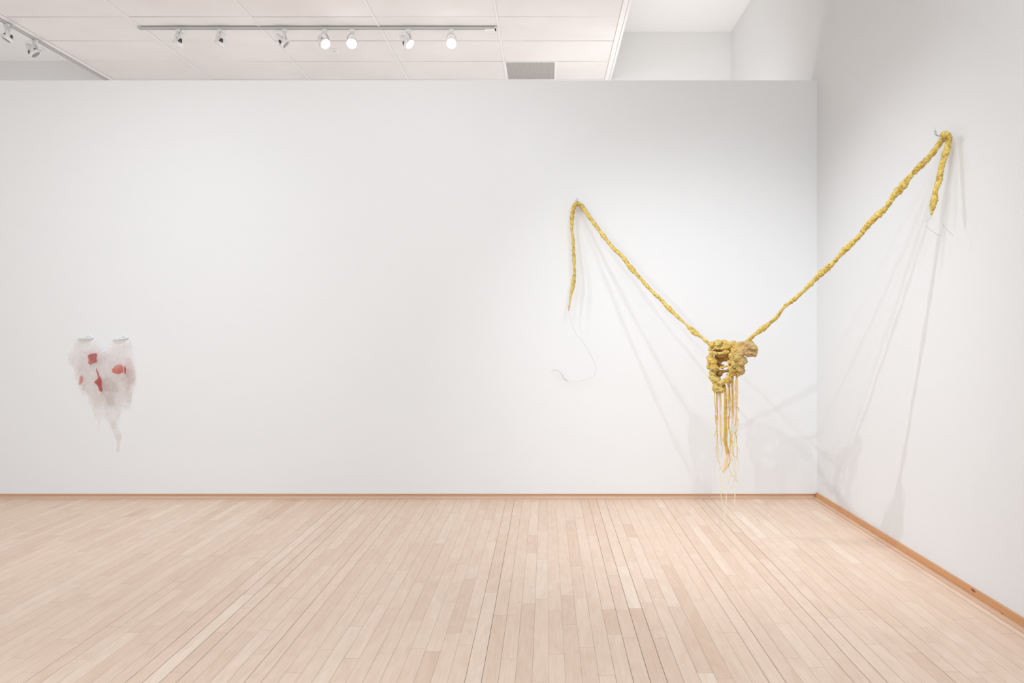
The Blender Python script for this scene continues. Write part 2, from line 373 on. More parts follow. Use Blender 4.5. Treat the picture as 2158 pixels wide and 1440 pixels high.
# tracks
ty = 7.53
def track(loc, length, rz, label, feed):
    o = empty('lighting_track', loc, label, 'lighting track', 'ceiling lighting tracks'); o.rotation_euler = (0, 0, rz)
    bm = bmesh.new()
    box(bm, 0, length, -0.017, -0.007, -0.024, 0); box(bm, 0, length, 0.007, 0.017, -0.024, 0); box(bm, 0, length, -0.007, 0.007, -0.010, 0)
    obj('rail', bm, M_track, o)
    bm = bmesh.new(); box(bm, -0.012, 0, -0.019, 0.019, -0.027, 0); obj('end_cap', bm, M_white, o)
    if feed:
        bm = bmesh.new(); box(bm, length - 0.10, length + 0.012, -0.021, 0.021, -0.032, -0.022); box(bm, length, length + 0.02, -0.021, 0.021, -0.032, 0)
        obj('power_feed', bm, M_tbar, o)
    return o
xa = (293 - VX) / F * ty; xb = (1043 - VX) / F * ty
track((xa, ty, H_T - 0.003), xb - xa, 0, 'long pale grey lighting track running level across the tiled ceiling', True)
XT = X0 - 0.075
track((X0 - 0.075, 4.0, H_T + 0.004), YF - 4.0, math.radians(90), 'white lighting track running along the left edge of the tiled ceiling', False)
bm = bmesh.new(); box(bm, X0 - 0.10, X0 - 0.05, YB, YF, H_T + 0.006, H_L); struct(obj('trim_6', bm, M_tbar), 'white track moulding left of the tiles')

def emis(name, s):
    def bd(nt, b):
        b.inputs['Base Color'].default_value = (0.9, 0.9, 0.9, 1); b.inputs['Emission Color'].default_value = (1, 0.99, 0.98, 1); b.inputs['Emission Strength'].default_value = s
        n = nt.nodes.new('ShaderNodeTexNoise'); n.inputs['Scale'].default_value = 150; mr = nt.nodes.new('ShaderNodeMapRange')
        mr.inputs['To Min'].default_value = 0.2; mr.inputs['To Max'].default_value = 0.4; nt.links.new(n.outputs['Fac'], mr.inputs['Value']); nt.links.new(mr.outputs['Result'], b.inputs['Roughness'])
    return mat(name, bd)
M_lit = emis('lit_lamp_lens', 30.0); M_unlit = plain('unlit_lamp_lens', (0.30, 0.30, 0.30, 1), 0.15, 0.3)

def strap(bm, pts, wdt, th, M=None):
    """flat bar along points; width runs along the given side vector"""
    rows_ = []
    for i, p in enumerate(pts):
        t = (pts[min(i + 1, len(pts) - 1)] - pts[max(i - 1, 0)]).normalized()
        s = Vector((0, 1, 0)); n = t.cross(s).normalized()
        rows_.append([bm.verts.new((M or Matrix()) @ (p + s * a * wdt / 2 + n * b * th / 2)) for a, b in ((-1, -1), (1, -1), (1, 1), (-1, 1))])
    for a, b in zip(rows_, rows_[1:]):
        for i in range(4): bm.faces.new((a[i], a[(i + 1) % 4], b[(i + 1) % 4], b[i]))
    bm.faces.new(rows_[0]); bm.faces.new(list(reversed(rows_[-1])))

def lamp(loc, yaw, tilt, lit, label, rail_h=0.024, S=1.0):
    """gimbal track head; the lens looks along yaw (degrees from +Y, clockwise seen from above) and tilt below level"""
    o = empty('track_lamp', loc, label, 'track lamp', 'white gimbal track lamps')
    o.scale = (S, S, S)
    a = math.radians(-yaw); R = Matrix.Rotation(a, 4, 'Z')
    bm = bmesh.new(); box(bm, -0.024, 0.024, -0.013, 0.013, -0.030, 0.002); lathe(bm, [(0.014, -0.030), (0.014, -0.040), (0.009, -0.044)], 18, cap1=True)
    bmesh.ops.transform(bm, matrix=Matrix(), verts=bm.verts); obj('track_adapter', bm, M_white, o)
    # yoke: an arched strap whose two arms reach the sides of the ring; hinge axis = local X
    drop = 0.142; hw = 0.055
    bm = bmesh.new(); pts = []
    for s in (-1, 1):
        arm = [Vector((s * 0.0, 0, -0.038)), Vector((s * 0.018, 0, -0.043)), Vector((s * 0.036, 0, -0.060)), Vector((s * 0.050, 0, -0.090)), Vector((s * hw, 0, -0.118)), Vector((s * hw, 0, -drop - 0.008))]
        strap(bm, arm, 0.024, 0.003, R)
    obj('yoke', bm, M_white, o)
    # head in its own frame: +Z = direction of light
    Rt = R @ Matrix.Translation((0, 0, -drop)) @ Matrix.Rotation(math.radians(-(90 + tilt)), 4, 'X')
    bm = bmesh.new(); lathe(bm, [(0.040, -0.012), (0.0525, -0.012), (0.0535, -0.008), (0.0535, 0.022), (0.050, 0.024), (0.048, 0.018), (0.046, -0.006), (0.040, -0.012)], 40, Rt)
    obj('lamp_ring', bm, M_white, o, True)
    bm = bmesh.new(); lathe(bm, [(0.0475, 0.004), (0.046, -0.010), (0.040, -0.030), (0.030, -0.050), (0.020, -0.062), (0.016, -0.066)], 32, Rt, cap1=True); bu = obj('bulb', bm, M_dark, o, True)
    bm = bmesh.new(); lathe(bm, [(0.0475, 0.004), (0.043, 0.010), (0.030, 0.014), (0.012, 0.016)], 32, Rt, cap1=True); obj('lens', bm, M_lit if lit else M_unlit, bu, True)
    bm = bmesh.new(); lathe(bm, [(0.033, -0.050), (0.035, -0.056), (0.031, -0.075), (0.027, -0.105), (0.024, -0.112), (0.018, -0.114)], 28, Rt, cap0=False, cap1=True); so = obj('socket_housing', bm, M_white, o, True)
    bm = bmesh.new()
    for q in (0, 180):
        Rq = Rt @ Matrix.Rotation(math.radians(q), 4, 'Z')
        strap(bm, [Vector((0.0525, 0, -0.008)), Vector((0.050, 0, -0.022)), Vector((0.036, 0, -0.052))], 0.034, 0.003, Rq)
    for q in (90,):
        Rq = Rt @ Matrix.Rotation(math.radians(q), 4, 'Z')
        strap(bm, [Vector((0.0525, 0, -0.008)), Vector((0.050, 0, -0.022)), Vector((0.036, 0, -0.052))], 0.05, 0.003, Rq)
    obj('bracket', bm, M_white, so)
    e = Rt @ Vector((0, 0, -0.112)); e2 = Rt @ Vector((0, 0, -0.15))
    V, Fc = tube([(Vector((0, 0, -0.04)), 0.0022), ((Vector((0, 0, -0.045)) + e2) / 2 + Vector((0, 0, 0.02)), 0.0022), (e2, 0.0022), (e, 0.0022)], 0.006, 6)
    obj_vf('lamp_cable', V, Fc, M_white, o)
    if lit:
        d = (R.to_3x3() @ Vector((0, math.cos(math.radians(tilt)), -math.sin(math.radians(tilt)))))
        st = Vector(loc) + (Rt @ Vector((0, 0, 0.03))) * S
        l = spot('lit_lamp_beam', st, st + d, 14, 70, 0.9)
    return o
lz = H_T - 0.003 - 0.022
# (pixel x on the track, yaw, tilt, lit, label)
for px, yaw, tilt, lit, lab in (
    (376, 275, 62, False, 'unlit white track lamp aimed down to the left, leftmost on the level track'),
    (463, 280, 66, False, 'unlit white track lamp facing down left, second from the left on the level track'),
    (600, 78, 44, False, 'unlit white track lamp turned right turned away from the camera, third on the level track'),
    (684, 128, 40, True, 'lit white track lamp beside the round ceiling sensor, aimed right'),
    (742, 176, 34, True, 'lit white track lamp glaring straight out, just right of the round sensor'),
    (861, 106, 42, True, 'lit white track lamp turned right showing a slim bright lens'),
    (951, 172, 32, True, 'lit white track lamp glaring at the right end of the level track')):
    lamp(((px - VX) / F * ty, ty, lz), yaw, tilt, lit, lab)
zl = H_T + 0.004 - 0.022
for px, Y, yaw, tilt, lab in ((12, 7.42, 230, 66, 'unlit white track lamp cut by the left frame edge'), (73, 7.83, 78, 52, 'bright white side-on track lamp on the left track beside a ceiling disc')):
    lamp((XT, Y, zl), yaw, tilt, False, lab)

# ------------------------------------------------------------------ yellow hanging sculpture
def fibre_b(c_hi, c_mid, c_lo, flecks, tan_x=None):
    def bd(nt, b):
        L = nt.links.new; N = nt.nodes.new
        tc = N('ShaderNodeTexCoord')
        n = N('ShaderNodeTexNoise'); n.inputs['Scale'].default_value = 45; n.inputs['Detail'].default_value = 6; L(tc.outputs['Object'], n.inputs['Vector'])
        cr = N('ShaderNodeValToRGB'); e = cr.color_ramp.elements
        e[0].position = 0.30; e[0].color = c_lo; e[1].position = 0.68; e[1].color = c_hi; x = e.new(0.48); x.color = c_mid
        L(n.outputs['Fac'], cr.inputs['Fac']); out = cr.outputs['Color']
        n2 = N('ShaderNodeTexNoise'); n2.inputs['Scale'].default_value = 90; n2.inputs['Detail'].default_value = 3; L(tc.outputs['Object'], n2.inputs['Vector'])
        r2 = N('ShaderNodeMapRange'); r2.inputs['From Min'].default_value = 0.56; r2.inputs['From Max'].default_value = 0.66; L(n2.outputs['Fac'], r2.inputs['Value'])
        sc_ = N('ShaderNodeMath'); sc_.operation = 'MULTIPLY'; sc_.inputs[1].default_value = flecks[1]; L(r2.outputs[0], sc_.inputs[0])
        mx = N('ShaderNodeMix'); mx.data_type = 'RGBA'; L(sc_.outputs[0], mx.inputs[0]); L(out, mx.inputs[6]); mx.inputs[7].default_value = flecks[0]; out = mx.outputs[2]
        if tan_x:
            sp = N('ShaderNodeSeparateXYZ'); L(tc.outputs['Object'], sp.inputs[0])
            ml = N('ShaderNodeMath'); ml.operation = 'MULTIPLY_ADD'; ml.inputs[1].default_value = 0.28; L(n.outputs['Fac'], ml.inputs[0]); L(sp.outputs[0], ml.inputs[2])
            r3 = N('ShaderNodeMapRange'); r3.inputs['From Min'].default_value = tan_x[0]; r3.inputs['From Max'].default_value = tan_x[1]; r3.inputs['To Max'].default_value = 0.85; L(ml.outputs[0], r3.inputs['Value'])
            # tan coloured yarn on the right, greenish lumps by big noise
            m4 = N('ShaderNodeMix'); m4.data_type = 'RGBA'; L(r3.outputs[0], m4.inputs[0]); L(out, m4.inputs[6]); m4.inputs[7].default_value = (0.56, 0.37, 0.19, 1); out = m4.outputs[2]
            n5 = N('ShaderNodeTexNoise'); n5.inputs['Scale'].default_value = 11; n5.inputs['Detail'].default_value = 3; L(tc.outputs['Object'], n5.inputs['Vector'])
            r5 = N('ShaderNodeMapRange'); r5.inputs['From Min'].default_value = 0.52; r5.inputs['From Max'].default_value = 0.62; r5.inputs['To Max'].default_value = 0.5; L(n5.outputs['Fac'], r5.inputs['Value'])
            m5 = N('ShaderNodeMix'); m5.data_type = 'RGBA'; L(r5.outputs[0], m5.inputs[0]); L(out, m5.inputs[6]); m5.inputs[7].default_value = (0.58, 0.52, 0.20, 1); out = m5.outputs[2]
        L(out, b.inputs['Base Color']); b.inputs['Roughness'].default_value = 0.8; b.inputs['Specular IOR Level'].default_value = 0.2
        n3 = N('ShaderNodeTexNoise'); n3.inputs['Scale'].default_value = 260; n3.inputs['Detail'].default_value = 3; L(tc.outputs['Object'], n3.inputs['Vector'])
        bp = N('ShaderNodeBump'); bp.inputs['Strength'].default_value = 0.7; bp.inputs['Distance'].default_value = 0.003; L(n3.outputs['Fac'], bp.inputs['Height']); L(bp.outputs['Normal'], b.inputs['Normal'])
    return bd
YEL = dict(c_hi=(0.80, 0.62, 0.20, 1), c_mid=(0.68, 0.48, 0.12, 1), c_lo=(0.44, 0.27, 0.06, 1))
M_rope = mat('yellow_crusted_yarn', fibre_b(YEL['c_hi'], YEL['c_mid'], YEL['c_lo'], ((0.50, 0.45, 0.18, 1), 0.45)))
M_body = mat('yellow_green_crust', fibre_b((0.86, 0.64, 0.16, 1), (0.70, 0.46, 0.10, 1), (0.40, 0.21, 0.06, 1), ((0.55, 0.50, 0.34, 1), 0.75), (0.15, 0.23)))
M_inner = mat('orange_brown_yarn', fibre_b((0.55, 0.32, 0.08, 1), (0.42, 0.22, 0.06, 1), (0.28, 0.14, 0.05, 1), ((0.6, 0.45, 0.12, 1), 0.3)))
M_strand = mat('straw_yarn', fibre_b((0.84, 0.62, 0.28, 1), (0.76, 0.53, 0.20, 1), (0.58, 0.40, 0.15, 1), ((0.38, 0.33, 0.14, 1), 0.4)))
M_pale = mat('pale_yarn', fibre_b((0.88, 0.72, 0.48, 1), (0.85, 0.66, 0.42, 1), (0.78, 0.58, 0.34, 1), ((0.65, 0.5, 0.3, 1), 0.3)))
M_cream = mat('cream_string', fibre_b((0.88, 0.80, 0.60, 1), (0.85, 0.76, 0.55, 1), (0.78, 0.68, 0.46, 1), ((0.75, 0.65, 0.45, 1), 0.3)))
M_wire = plain('thin_steel_wire', (0.62, 0.58, 0.58, 1), 0.4, 0.3)

HL = Vector((0.27, YW - 0.035)); HR = Vector((XR - 0.055, 4.18))      # plan positions of the two hangers
def on_plane(px, py, off=0.0):
    """point seen at px,py lying in the vertical plane through both hangers"""
    u = (px - VX) / F; d = HR - HL
    t = (u * HL.y - HL.x) / (d.x - u * d.y)
    Y = HL.y + t * d.y + off
    return P(px, py, Y)
root = empty('yarn_sculpture', on_plane(1530, 780), 'crusted yellow yarn ropes slung between two walls with a lumpy hanging bundle', 'sculpture')
O = root.location.copy()
def part(name, V, Fc, m, parent=root, smooth=True):
    return obj_vf(name, [Vector(v) - O for v in V], Fc, m, parent, smooth)

def nubs(V, Fc, pts, count, size, seed, spread=1.0):
    """little crusty lumps and loose ends clinging to a rope"""
    r = random.Random(seed)
    pp = catmull(pts, 0.01)
    for _ in range(count):
        p, rad = pp[int(r.random() ** 1.0 * (len(pp) - 1))]
        d = Vector((r.gauss(0, 1), r.gauss(0, 1), r.gauss(0, 1))).normalized()
        q = p + d * rad * spread
        e = q + Vector((r.gauss(0, 1), r.gauss(0, 1), r.gauss(0, 1) - 0.6)).normalized() * size * r.uniform(0.8, 2.2)
        s = size * r.uniform(0.35, 0.8)
        tube([(q - d * s, s), ((q + e) / 2, s * 0.9), (e, s * 0.4)], size * 0.7, 6, 0.5, 130, seed=seed + _, V=V, Fc=Fc)

def c6(l, s=3.1316, ox=1120, oy=400): return [(ox + a / s, oy + b / s) for a, b in l]
ropeL = c6([(325, 100), (385, 185), (460, 285), (540, 385), (600, 440), (650, 510), (710, 575), (790, 665), (850, 720), (900, 775), (955, 830), (1010, 880), (1080, 945), (1130, 980), (1185, 1030)])
radL = [12, 12, 11, 12, 13, 14, 10, 12, 11, 15, 9, 8, 16, 10, 9]
pts = [(on_plane(x, y), r / 3.1316 / F * on_plane(x, y).y * 0.92) for (x, y), r in zip(ropeL, radL)]
V, Fc = tube(pts, 0.0026, 26, 0.44, 110, 0.28, 12, 70, seed=1); nubs(V, Fc, pts, 420, 0.0045, 3); part('rope', V, Fc, M_rope)
ropeR = c6([(1230, 150), (1165, 240), (1100, 310), (1030, 380), (985, 440), (930, 500), (885, 570), (830, 620), (770, 680), (720, 745), (625, 835), (565, 905), (500, 960), (440, 1020), (385, 1075), (335, 1120), (270, 1170), (215, 1240), (130, 1310), (60, 1365), (35, 1395)], 2.88, 1560, 240)
radR = [16, 17, 19, 15, 21, 17, 17, 20, 18, 15, 17, 13, 18, 10, 14, 14, 9, 12, 14, 11, 9]
pts = [(on_plane(x, y), r / 2.88 / F * on_plane(x, y).y * 0.92) for (x, y), r in zip(ropeR, radR)]
V, Fc = tube(pts, 0.0026, 28, 0.44, 105, 0.28, 12, 70, seed=2); nubs(V, Fc, pts, 560, 0.0045, 7); part('rope', V, Fc, M_rope)
# loose ends that drop from the hangers
tailL = c6([(322, 98), (300, 92), (275, 130), (265, 230), (275, 340), (278, 420), (282, 490), (284, 560), (272, 640), (258, 710), (246, 800)])
rl = [13, 13, 14, 11, 12, 11, 10, 11, 11, 8, 5]
yl = [6.16, 6.155, 6.15, 6.13, 6.12, 6.11, 6.10, 6.09, 6.08, 6.07, 6.06]
pts = [(P(x, y, Y), r / 3.1316 / F * Y * 0.9) for (x, y), r, Y in zip(tailL, rl, yl)]
V, Fc = tube(pts, 0.0026, 24, 0.46, 115, 0.24, 12, 70, seed=3); nubs(V, Fc, pts, 110, 0.004, 11); part('loose_end', V, Fc, M_rope)
tailR = c6([(1225, 140), (1245, 128), (1264, 150), (1262, 190), (1240, 260), (1215, 350), (1208, 400), (1187, 460), (1178, 520), (1168, 570), (1160, 615)], 2.88, 1560, 240)
rr_ = [22, 26, 22, 17, 17, 18, 21, 17, 17, 14, 7]
pts = [(P(x, y, 4.10), r / 2.88 / F * 4.10 * 0.88) for (x, y), r in zip(tailR, rr_)]
V, Fc = tube(pts, 0.0026, 28, 0.46, 105, 0.2, 12, 70, seed=4); nubs(V, Fc, pts, 130, 0.0045, 12); part('loose_end', V, Fc, M_rope)
# thin wires poking out of the loose ends
wl = c6([(246, 795), (250, 825), (262, 870), (300, 960), (350, 1020), (390, 1090), (425, 1170), (424, 1205), (405, 1235), (330, 1262), (240, 1262), (212, 1243), (205, 1222), (175, 1196), (150, 1192), (130, 1200)])
yw = [6.06, 6.06, 6.07, 6.09, 6.1, 6.12, 6.14, 6.14, 6.15, 6.17, 6.19, 6.18, 6.17, 6.16, 6.15, 6.15]
V, Fc = tube([(P(x, y, Y), 0.0012) for (x, y), Y in zip(wl, yw)], 0.01, 6); 
tube([(P(x, y, Y), 0.0022) for (x, y), Y in zip(wl[10:], yw[10:])], 0.01, 6, V=V, Fc=Fc)
part('wire', V, Fc, M_wire)
wr = c6([(1160, 610), (1158, 632), (1140, 645), (1122, 668), (1145, 697), (1168, 715), (1218, 738), (1236, 690), (1232, 668), (1256, 700), (1275, 722), (1296, 742)], 2.88, 1560, 240)
V, Fc = tube([(P(x, y, 4.10 - 0.010 * i * (1 if i < 7 else 0.9)), 0.0017) for i, (x, y) in enumerate(wr)], 0.01, 6)
part('wire', V, Fc, M_wire)

# lumpy body: overlapping crusted coils fused by a voxel remesh
YBO = O.y
def B(cx, cy, dy=0.0): return P(1440 + cx / 9.0, 700 + cy / 9.0, on_plane(1440 + cx / 9.0, 780).y + dy)
PXM = YBO / F / 9.0
def remeshed(name, balls, bars, m, seed, voxel=0.0030, rough=0.30, parent=root, grow=1.12):
    bm = bmesh.new(); r = random.Random(seed)
    for cx, cy, rad, dy in balls:
        c = B(cx, cy, dy) - O
        rad = rad * grow; M = Matrix.Translation(c) @ Matrix.Diagonal((rad * PXM, rad * PXM * 1.1, rad * PXM, 1))
        bmesh.ops.create_icosphere(bm, subdivisions=2, radius=1.0, matrix=M)
    V, Fc = [], []
    for pts_, rad in bars:
        tube([(B(a, b, d) - O, rad * PXM) for a, b, d in pts_], 0.01, 10, seed=seed, V=V, Fc=Fc)
    vv = [bm.verts.new(v) for v in V]
    for f in Fc: bm.faces.new([vv[i] for i in f])
    me0 = bpy.data.meshes.new('tmp'); bm.to_mesh(me0); bm.free()
    o0 = bpy.data.objects.new('tmp', me0); C.objects.link(o0)
    md = o0.modifiers.new('r', 'REMESH'); md.mode = 'VOXEL'; md.voxel_size = voxel
    dg = bpy.context.evaluated_depsgraph_get(); dg.update()
    me1 = bpy.data.meshes.new_from_object(o0.evaluated_get(dg)); bpy.data.objects.remove(o0); bpy.data.meshes.remove(me0)
    me1.name = name
    nrm = [v.normal.copy() for v in me1.vertices]
    for v, n in zip(me1.vertices, nrm):
        p = v.co
        # popcorn-like crust: rounded cells plus fine noise
        d = noise.voronoi(p * 70 + Vector((seed, 0, 0)))[0][0]; d2 = noise.voronoi(p * 150 + Vector((seed, 5, 0)))[0][0]
        h = (0.45 - d) * 0.010 + (0.4 - d2) * 0.010 + noise.noise(p * 30 + Vector((seed, 3, 1))) * 0.011 + noise.noise(p * 240) * 0.003
        v.co = p + n * h * rough / 0.30
    me1.materials.clear(); me1.materials.append(m)
    for p in me1.polygons: p.use_smooth = True
    o = bpy.data.objects.new(name, me1); C.objects.link(o); o.parent = parent
    return o
balls = [(560, 250, 72, 0), (660, 235, 78, -.01), (770, 195, 62, .0), (840, 260, 80, -.02), (940, 245, 74, -.01), (1040, 265, 78, -.02), (1150, 240, 72, -.01), (1240, 225, 66, 0),
         (1320, 290, 70, .0), (1350, 350, 55, .01), (1340, 420, 52, .0), (1250, 420, 62, -.01), (1180, 350, 80, -.01), (1090, 370, 92, -.03), (990, 360, 84, -.03), (1040, 470, 98, -.04), (1110, 545, 82, -.03),
         (1080, 700, 78, -.01), (1110, 730, 62, .0), (1030, 790, 50, .0), (980, 600, 70, -.04), (920, 480, 66, -.05), (885, 560, 42, -.05), (905, 670, 45, -.04), (945, 740, 42, -.03),
         (520, 400, 46, 0), (510, 500, 66, -.01), (555, 560, 78, -.02), (505, 650, 66, -.01), (580, 680, 72, -.03), (560, 780, 66, -.02), (560, 870, 68, -.02), (640, 900, 66, -.02), (600, 950, 55, -.01),
         (625, 1060, 76, -.03), (700, 1095, 62, -.03), (690, 990, 60, -.03), (770, 1030, 42, .01), (860, 810, 40, -.03), (850, 890, 56, -.04), (785, 930, 50, -.03), (850, 960, 42, -.02), (905, 800, 46, -.02), (945, 800, 40, -.01), (1020, 800, 44, .0)]
bars = [([(500, 240, 0), (520, 330, 0), (510, 430, 0)], 38), ([(590, 290, -.04), (660, 320, -.05), (760, 310, -.04)], 26), ([(560, 400, -.04), (700, 405, -.05), (880, 370, -.05)], 34),
        ([(640, 695, -.05), (740, 670, -.06), (850, 635, -.05)], 22), ([(900, 620, -.04), (900, 740, -.04), (860, 820, -.04)], 34), ([(1230, 300, -.05), (1330, 300, -.04), (1390, 330, -.01)], 22), ([(1200, 380, -.05), (1300, 410, -.04), (1380, 430, -.01)], 22)]
body = remeshed('knotted_body', balls, bars, M_body, 3)
remeshed('inner_wrapping', [(690, 790, 55, .03), (650, 740, 50, .03)],
         [([(600, 450, .03), (740, 460, .04), (900, 440, .03)], 46), ([(610, 540, .04), (690, 545, .05), (745, 520, .05), (880, 500, .04)], 40), ([(620, 600, .04), (700, 590, .04), (735, 560, .04)], 36),
          ([(640, 735, .04), (760, 745, .04), (880, 735, .03)], 28), ([(620, 860, .03), (690, 870, .03)], 26), ([(620, 450, .035), (630, 740, .035), (650, 870, .03)], 28), ([(560, 355, .03), (740, 350, .04), (920, 370, .03)], 34), ([(640, 500, .05), (830, 480, .05)], 40), ([(650, 650, .05), (740, 640, .05), (735, 700, .05)], 40), ([(870, 560, .03), (890, 700, .03), (870, 800, .02)], 34), ([(660, 780, .04), (720, 790, .04)], 34)], M_inner, 8, rough=0.16)
V, Fc = [], []
rb = random.Random(4)
for q in range(14):          # loose yarn turns wound round the body
    cx, cy, rad, dy = rb.choice(balls); a0 = rb.random() * 6.28
    pts = []
    for j in range(7):
        a = a0 + j * 0.42
        pts.append((B(cx + math.cos(a) * rad * 1.05, cy + math.sin(a) * rad * 0.6, dy - rad * PXM * 0.95 + rb.uniform(-.004, .004)), 0.0017))
    V, Fc = tube(pts, 0.006, 6, 0.3, 120, seed=q)
    part('yarn_winding', V, Fc, M_rope if q % 3 else M_inner)

# hanging strands (pixel x top, y top, x bottom, y bottom, radius m, material, branches)
rs = random.Random(21)
def strand(pl, r0, m, seed, twigs=0, name='strand', knots=6, dy=0.0, r1=None):
    V, Fc = [], []
    r1 = r1 or r0 * 0.6
    n = len(pl)
    r = random.Random(seed)
    jit = [(P(x + r.uniform(-.8, .8), y, on_plane(pl[0][0], 780).y + dy + r.uniform(-.008, .008)), r0 + (r1 - r0) * i / (n - 1)) for i, (x, y) in enumerate(pl)]
    tube(jit, 0.006, 8, 0.4, 90, 0.30, 24, seed=seed, V=V, Fc=Fc)
    pp = catmull(jit, 0.01)
    for _ in range(knots):
        p, rad = pp[r.randrange(len(pp))]; s = max(0.0022, rad * r.uniform(1.3, 1.9))
        tube([(p + Vector((0, 0, s)), s * .5), (p, s), (p - Vector((0, 0, s)), s * .5)], 0.003, 7, 0.4, 150, seed=seed + _, V=V, Fc=Fc)
    for _ in range(twigs):
        p, rad = pp[r.randrange(len(pp) // 2, len(pp))]
        dx = r.choice([-1, 1]) * r.uniform(.006, .02); dz = -r.uniform(.02, .06)
        e = p + Vector((dx, r.uniform(-.01, .01), dz))
        tube([(p, rad * .8), ((p + e) / 2 + Vector((dx * .3, 0, 0)), rad * .7), (e, rad * .8)], 0.006, 6, 0.4, 120, seed=seed + _, V=V, Fc=Fc)
    return part(name, V, Fc, m)
def cs(l): return [(1480 + a / 4.966, 830 + b / 4.966) for a, b in l]
S = [([(128, -20), (130, 60), (133, 150), (138, 260), (140, 330)], .0036, M_strand, 1), ([(150, -20), (150, 90), (152, 200), (150, 330), (155, 450), (148, 560)], .0050, M_strand, 1),
     ([(165, -30), (160, 120), (162, 280), (150, 400), (150, 560), (165, 660), (125, 775)], .0040, M_pale, 2), ([(190, -30), (190, 80), (185, 180), (192, 300), (198, 420), (200, 540)], .0042, M_strand, 1),
     ([(178, -30), (182, 200), (185, 380), (212, 560), (205, 620), (192, 668)], .0028, M_pale, 1), ([(196, 0), (205, 230), (212, 385)], .0030, M_strand, 0),
     ([(270, -140), (272, 60), (268, 200), (270, 330), (265, 430), (262, 530), (280, 590)], .0050, M_strand, 1), ([(285, -100), (288, 60), (285, 210), (283, 330), (300, 470), (290, 580), (285, 700), (262, 780)], .0056, M_strand, 2),
     ([(300, -120), (302, 40), (300, 210), (305, 330), (300, 460), (298, 600), (275, 730), (200, 800)], .0034, M_pale, 2), ([(316, -180), (318, 0), (315, 120), (316, 250)], .0078, M_strand, 0),
     ([(326, -120), (330, 60), (322, 200), (312, 330), (310, 460), (318, 560), (318, 650)], .0044, M_strand, 2), ([(332, -130), (333, 200), (330, 380), (335, 500), (322, 620), (350, 760), (348, 880)], .0034, M_pale, 3),
     ([(352, -215), (352, 20), (352, 140), (350, 260), (340, 340), (345, 430)], .0046, M_strand, 1), ([(360, -215), (368, -150), (366, 20), (360, 160), (365, 330), (352, 430), (362, 560), (362, 680)], .0036, M_strand, 2),
     ([(356, -200), (358, 300), (376, 400), (360, 460), (368, 600), (368, 700)], .0026, M_pale, 2), ([(290, 560), (300, 700), (278, 770), (320, 860), (375, 930)], .0032, M_pale, 2),
     ([(300, 640), (330, 780), (340, 880), (300, 1000)], .0022, M_pale, 1), ([(150, 540), (152, 640), (172, 720), (190, 790)], .0030, M_pale, 2), ([(318, 640), (370, 690), (378, 800)], .0026, M_pale, 1),
     ([(270, 780), (230, 870)], .0020, M_pale, 1), ([(310, 820), (290, 890), (262, 905)], .0022, M_pale, 1)]
for i, (l, r, m, tw) in enumerate(S): strand(cs(l), r, m, 40 + i, tw, dy=(-.02 + .04 * ((i * 7) % 5) / 4))
for i, l in enumerate(([(192, 800), (190, 960), (195, 1040), (205, 1110), (220, 1190), (236, 1240)], [(262, 880), (250, 960), (248, 1040), (252, 1120), (248, 1195), (237, 1240), (234, 1310), (228, 1385)], [(350, 880), (340, 960), (338, 1040), (340, 1130), (346, 1180), (356, 1205)])):
    strand(cs(l), .0022, M_cream, 80 + i, 0, 'strand', 1, r1=.0024)
# central flat ribbon that flares at its foot
V, Fc = [], []
rib = [(240, -70, 13), (242, 100, 16), (240, 230, 16), (242, 360, 17), (238, 480, 16), (250, 560, 15), (262, 620, 20), (248, 690, 22), (232, 770, 27), (222, 810, 18), (230, 832, 4)]
tube([(P(*cs([(a, b)])[0], YBO - .005), q / 4.966 / F * YBO) for a, b, q in rib], 0.005, 16, 0.16, 70, 0.06, 12, seed=9, flat=0.3, upv=(1, 0, 0), V=V, Fc=Fc)
def ribbon_b(nt, b):
    fibre_b((0.68, 0.46, 0.13, 1), (0.62, 0.39, 0.08, 1), (0.5, 0.28, 0.06, 1), ((0.42, 0.40, 0.14, 1), 0.3))(nt, b)
    L = nt.links.new; N = nt.nodes.new; src = b.inputs['Base Color'].links[0].from_socket
    tc = N('ShaderNodeTexCoord'); sp = N('ShaderNodeSeparateXYZ'); L(tc.outputs['Object'], sp.inputs[0])
    r = N('ShaderNodeMapRange'); z = (P(0, 830 + 620 / 4.966, YBO) - O).z; r.inputs['From Min'].default_value = z + .01; r.inputs['From Max'].default_value = z - .02; L(sp.outputs[2], r.inputs['Value'])
    m = N('ShaderNodeMix'); m.data_type = 'RGBA'; L(r.outputs[0], m.inputs[0]); L(src, m.inputs[6]); m.inputs[7].default_value = (0.82, 0.64, 0.45, 1); L(m.outputs[2], b.inputs['Base Color'])
part('ribbon', V, Fc, mat('ribbon_yarn', ribbon_b))['label'] = 'flat mustard ribbon with a pale tan foot'

